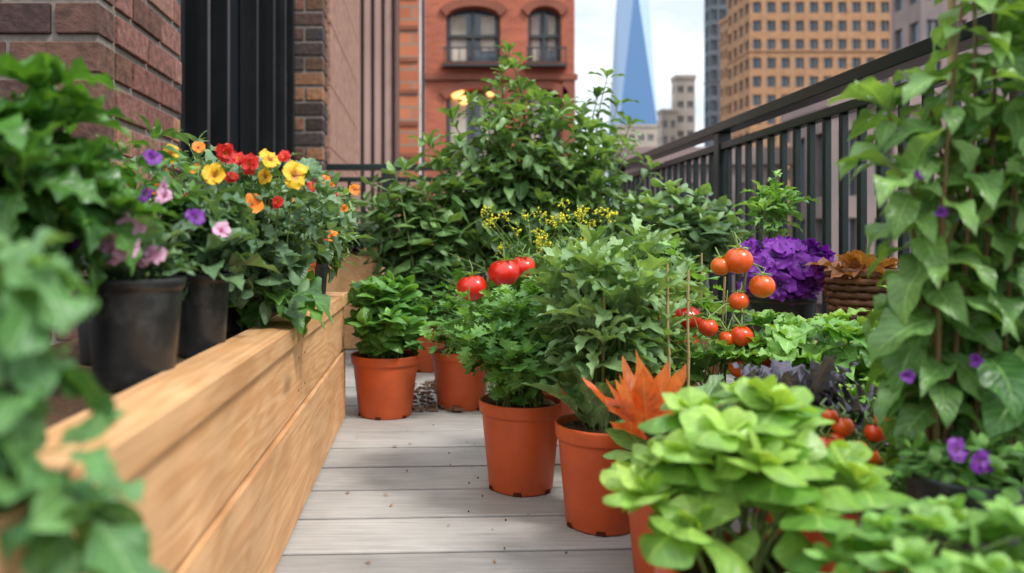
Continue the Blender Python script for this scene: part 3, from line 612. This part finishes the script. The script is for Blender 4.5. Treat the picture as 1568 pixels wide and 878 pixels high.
a=Acc();bush(a,(.925,2.0,.34),(.93,2.0,.585),(.08,.06,.04),12,4,T_oak,.085,sr=.003,tipn=5,s0=.7)
bush(a,(.925,2.0,.34),0,0,0,8,T_oak,.05,sr=.003,pts=[(.935,2.0,.67),(.90,2,.62)],s0=.6,tipn=3);a.build('leafy_herb_plant',[l_light,stem])
a=Acc();bush(a,(.56,.78,.25),(.57,.77,.27),(.09,.07,.03),22,4,T_oval,.033,sr=.0015,tipn=3)
for c in [(.53,.75,.292),(.545,.74,.283),(.60,.74,.27),(.63,.75,.285)]: flower(a,c,.012,(-.3+R.randn()*.5,-1,.5),2,3,T_ruf,5,.5)
flower(a,(.60,.70,.262),.014,(-.2,-1,.4),4,3,T_ruf,5);a.build('violet_plant',[l_mid,stem,p_vio,f_cen,p_pink])
# right tall plant
a=Acc();stalks=[(.575,.80,.76),(.61,.84,.83),(.65,.86,.80),(.555,.83,.66),(.68,.82,.86),(.66,.78,.72),(.60,.90,.60),(.53,.82,.56),(.72,.84,.78),(.63,.76,.64),(.52,.84,.64)]
bush(a,(.60,.86,.05),0,0,0,24,T_climb,.100,sr=.0042,pts=stalks,s0=.25,droop=.7,tipn=7,taper=.4,spread=.03,ms=1,tint=.56)
bush(a,(.66,.86,.1),(.68,.84,.50),(.14,.10,.24),22,9,T_climb,.09,sr=.003,s0=.3,droop=.6,tipn=5,tint=.56)
for c in [(.535,.78,.53),(.515,.79,.57),(.635,.75,.575),(.50,.78,.36),(.56,.76,.38)]: flower(a,c,.0075,(-.4+R.randn()*.8,-1,.2),2,2,T_ruf,5,.8)
a.build('tall_climbing_plant',[leafmat('leaf_climber',(.05,.155,.035),(.30,.50,.14),rough=.34),stemr,p_vio])
a=Acc();tube(a,np.linspace((.60,.86,.0),(.605,.86,.95),6),.004,.004,0,7);a.build('bamboo_stake',[woody])
# ---------------------------------------------------------------- left planter plants
a=Acc();bush(a,(-.43,.74,.44),(-.40,.74,.57),(.13,.10,.08),24,6,T_wavy,.10,sr=.003,droop=.5,tipn=5);a.build('pepper_plant',[leafmat('leaf_deep',(.025,.10,.02),(.13,.31,.055),rough=.32),stem])
a=Acc();pts=[(-.218,.42,.485),(-.235,.43,.46),(-.215,.42,.43),(-.24,.42,.49),(-.19,.41,.385),(-.183,.41,.35),(-.226,.42,.415),(-.205,.41,.345),(-.19,.41,.36),(-.245,.42,.44),(-.22,.40,.37)]
bush(a,(-.31,.43,.37),0,0,0,3,T_broad,.070,sr=.0014,droop=.6,tipn=3,pts=pts,s0=.5,lean=.5,tipe=(-.9,.5))
a.build('trailing_herb_plant',[leafmat('leaf_trailing',(.05,.16,.045),(.20,.38,.13)),stem])
a=Acc();rosette(a,(-.328,.85,.45),16,.085,15,75,T_wavy,0,.01);
for i in range(12): flower(a,np.array([-.345,.79,.498])+R.randn(3)*[.025,.01,.014],.016,(R.randn()*.5,-1,.6+R.randn()*.3),2+(i%3==0),4,T_ruf,6,.5,2)
bush(a,(-.328,.85,.45),(-.33,.87,.50),(.07,.05,.03),12,4,T_point,.045,sr=.0013);a.build('ornamental_kale_plant',[l_grey,stem,p_pink,p_vio,f_cen])
a=Acc();rosette(a,(-.318,1.075,.445),20,.11,5,75,T_wavy,0,.01);rosette(a,(-.34,1.1,.45),10,.06,0,50,T_kale,2,.01);bush(a,(-.318,1.075,.445),(-.32,1.1,.53),(.08,.06,.05),16,5,T_wavy,.075,sr=.0015)
a.build('chard_plant',[l_grey,stem,l_purp])
a=Acc();bush(a,(-.43,1.02,.44),(-.42,1.05,.56),(.15,.12,.09),40,7,T_lance,.06,sr=.0015,tipn=3);
for i in range(14): flower(a,np.array([-.36,.93,.56])+R.randn(3)*[.05,.03,.03],.012,(R.randn()*.6,-1,.5),2+(R.rand()<.35),4,T_ruf,5,.5)
a.build('pansy_plant',[l_mid,stem,p_vio,p_pink,f_cen])
a=Acc();bush(a,(-.36,1.32,.44),(-.31,1.30,.535),(.16,.16,.11),60,6,T_wavy,.075,sr=.002,tipn=3,droop=.3,spread=.06)
bush(a,(-.36,1.3,.44),(-.25,1.25,.44),(.06,.1,.05),18,6,T_oval,.06,sr=.002,tipn=2,droop=.4)
FL=[(-.202,.602,2,.023),(-.236,.624,2,.018),(-.313,.598,2,.019),(-.263,.556,3,.019),(-.31,.637,4,.017),(-.283,.625,4,.014),(-.262,.615,4,.016),(-.385,.632,2,.014),(-.22,.632,4,.012),(-.40,.60,3,.013),(-.36,.61,3,.012),(-.225,.56,4,.010),(-.37,.565,4,.012),(-.42,.58,3,.012),(-.34,.64,3,.011),(-.30,.60,4,.011),(-.245,.60,2,.013)]
for x,z,m,r in FL:
    y=1.15+R.uniform(-.03,.03);flower(a,(x,y,z),r,(R.uniform(-.6,.7),-1,R.uniform(-.1,.9)),m,5,T_ruf if m!=3 else T_petal,5,R.uniform(.2,.6),2 if m==4 else 1);tube(a,bez(np.array([x-.03,1.25,.47]),np.array([x-.01,1.2,z-.03]),np.array([x,y+.004,z-.004]),np.linspace(0,1,6)),.0014,.0012,1,5)
a.build('nasturtium_plant',[l_grey,stem,p_yel,p_org,p_red,f_cen])
a=Acc();rosette(a,(-.30,1.36,.42),16,.13,-35,50,T_wavy,0,.02);rosette(a,(-.27,1.30,.40),9,.11,-50,10,T_wavy,0,.01);a.build('chard_plant',[l_mid])
a=Acc();bush(a,(-.36,1.7,.44),(-.31,1.7,.56),(.14,.22,.13),60,8,T_lance,.085,sr=.002,tipn=3,spread=.08)
for i in range(16): flower(a,np.array([-.24,1.55,.57])+R.randn(3)*[.05,.06,.04],.013,(R.randn()*.4,-1,.5),2+R.randint(2),4,T_ruf)
a.build('marigold_plant',[l_grey,stem,p_red,p_org,f_cen])
a=Acc();bush(a,(-.33,1.95,.44),(-.26,1.97,.52),(.13,.14,.11),45,8,T_point,.075,sr=.002,tipn=3,spread=.05,droop=.3);a.build('leafy_herb_plant',[l_shrub,stem])
a=Acc();bush(a,(-.46,1.45,.44),(-.45,1.45,.60),(.12,.2,.10),36,8,T_lance,.07,sr=.0018,tipn=3,spread=.06);a.build('leafy_herb_plant',[l_grey,stem])
# ---------------------------------------------------------------- world, sun, camera
ts=Vector((.45,-.38,.81)).normalized();el=math.asin(ts.z);az=math.atan2(ts.x,ts.y)
w=bpy.data.worlds.new('World');SC.world=w;w.use_nodes=True;nt=w.node_tree;bg=nt.nodes['Background']
sk=nt.nodes.new('ShaderNodeTexSky');sk.sky_type='NISHITA';sk.sun_disc=False;sk.sun_elevation=el;sk.sun_rotation=az
tc=nt.nodes.new('ShaderNodeTexCoord');mp=nt.nodes.new('ShaderNodeMapping');mp.inputs['Scale'].default_value=(1.5,1.5,4);nt.links.new(tc.outputs['Generated'],mp.inputs[0])
nz=nt.nodes.new('ShaderNodeTexNoise');nz.inputs['Scale'].default_value=2.6;nz.inputs['Detail'].default_value=6;nt.links.new(mp.outputs[0],nz.inputs['Vector'])
f=ramp(nt,nz.outputs['Fac'],[(.36,.55),(.58,.97)])
sp=nt.nodes.new('ShaderNodeSeparateXYZ');nt.links.new(tc.outputs['Generated'],sp.inputs[0])
zz=math_(nt,'ADD',math_(nt,'MULTIPLY',math_(nt,'MAXIMUM',sp.outputs[2],0),1.75),1.12)
cb=nt.nodes.new('ShaderNodeVectorMath');cb.operation='SCALE';cb.inputs[0].default_value=(6.5,6.95,7.4);nt.links.new(zz,cb.inputs['Scale'])
c=mix_(nt,f,sk.outputs[0],cb.outputs[0]);nt.links.new(c,bg.inputs[0]);bg.inputs[1].default_value=.13
sl=bpy.data.lights.new('sun','SUN');sl.energy=3.1;sl.angle=math.radians(11);sl.color=(1,.965,.91);so=link(bpy.data.objects.new('sun',sl));so.rotation_euler=ts.to_track_quat('Z','Y').to_euler()
cd=bpy.data.cameras.new('camera');co=link(bpy.data.objects.new('camera',cd));co.location=(0,0,.5);co.rotation_euler=(math.pi/2,0,0)
cd.lens=26.4;cd.sensor_width=36;cd.shift_x=.0855;cd.shift_y=-.044;cd.clip_start=.02;cd.clip_end=6000
cd.dof.use_dof=True;cd.dof.focus_distance=1.6;cd.dof.aperture_fstop=3.0
SC.camera=co
SC.view_settings.view_transform='Standard';SC.view_settings.look='None';SC.view_settings.exposure=0
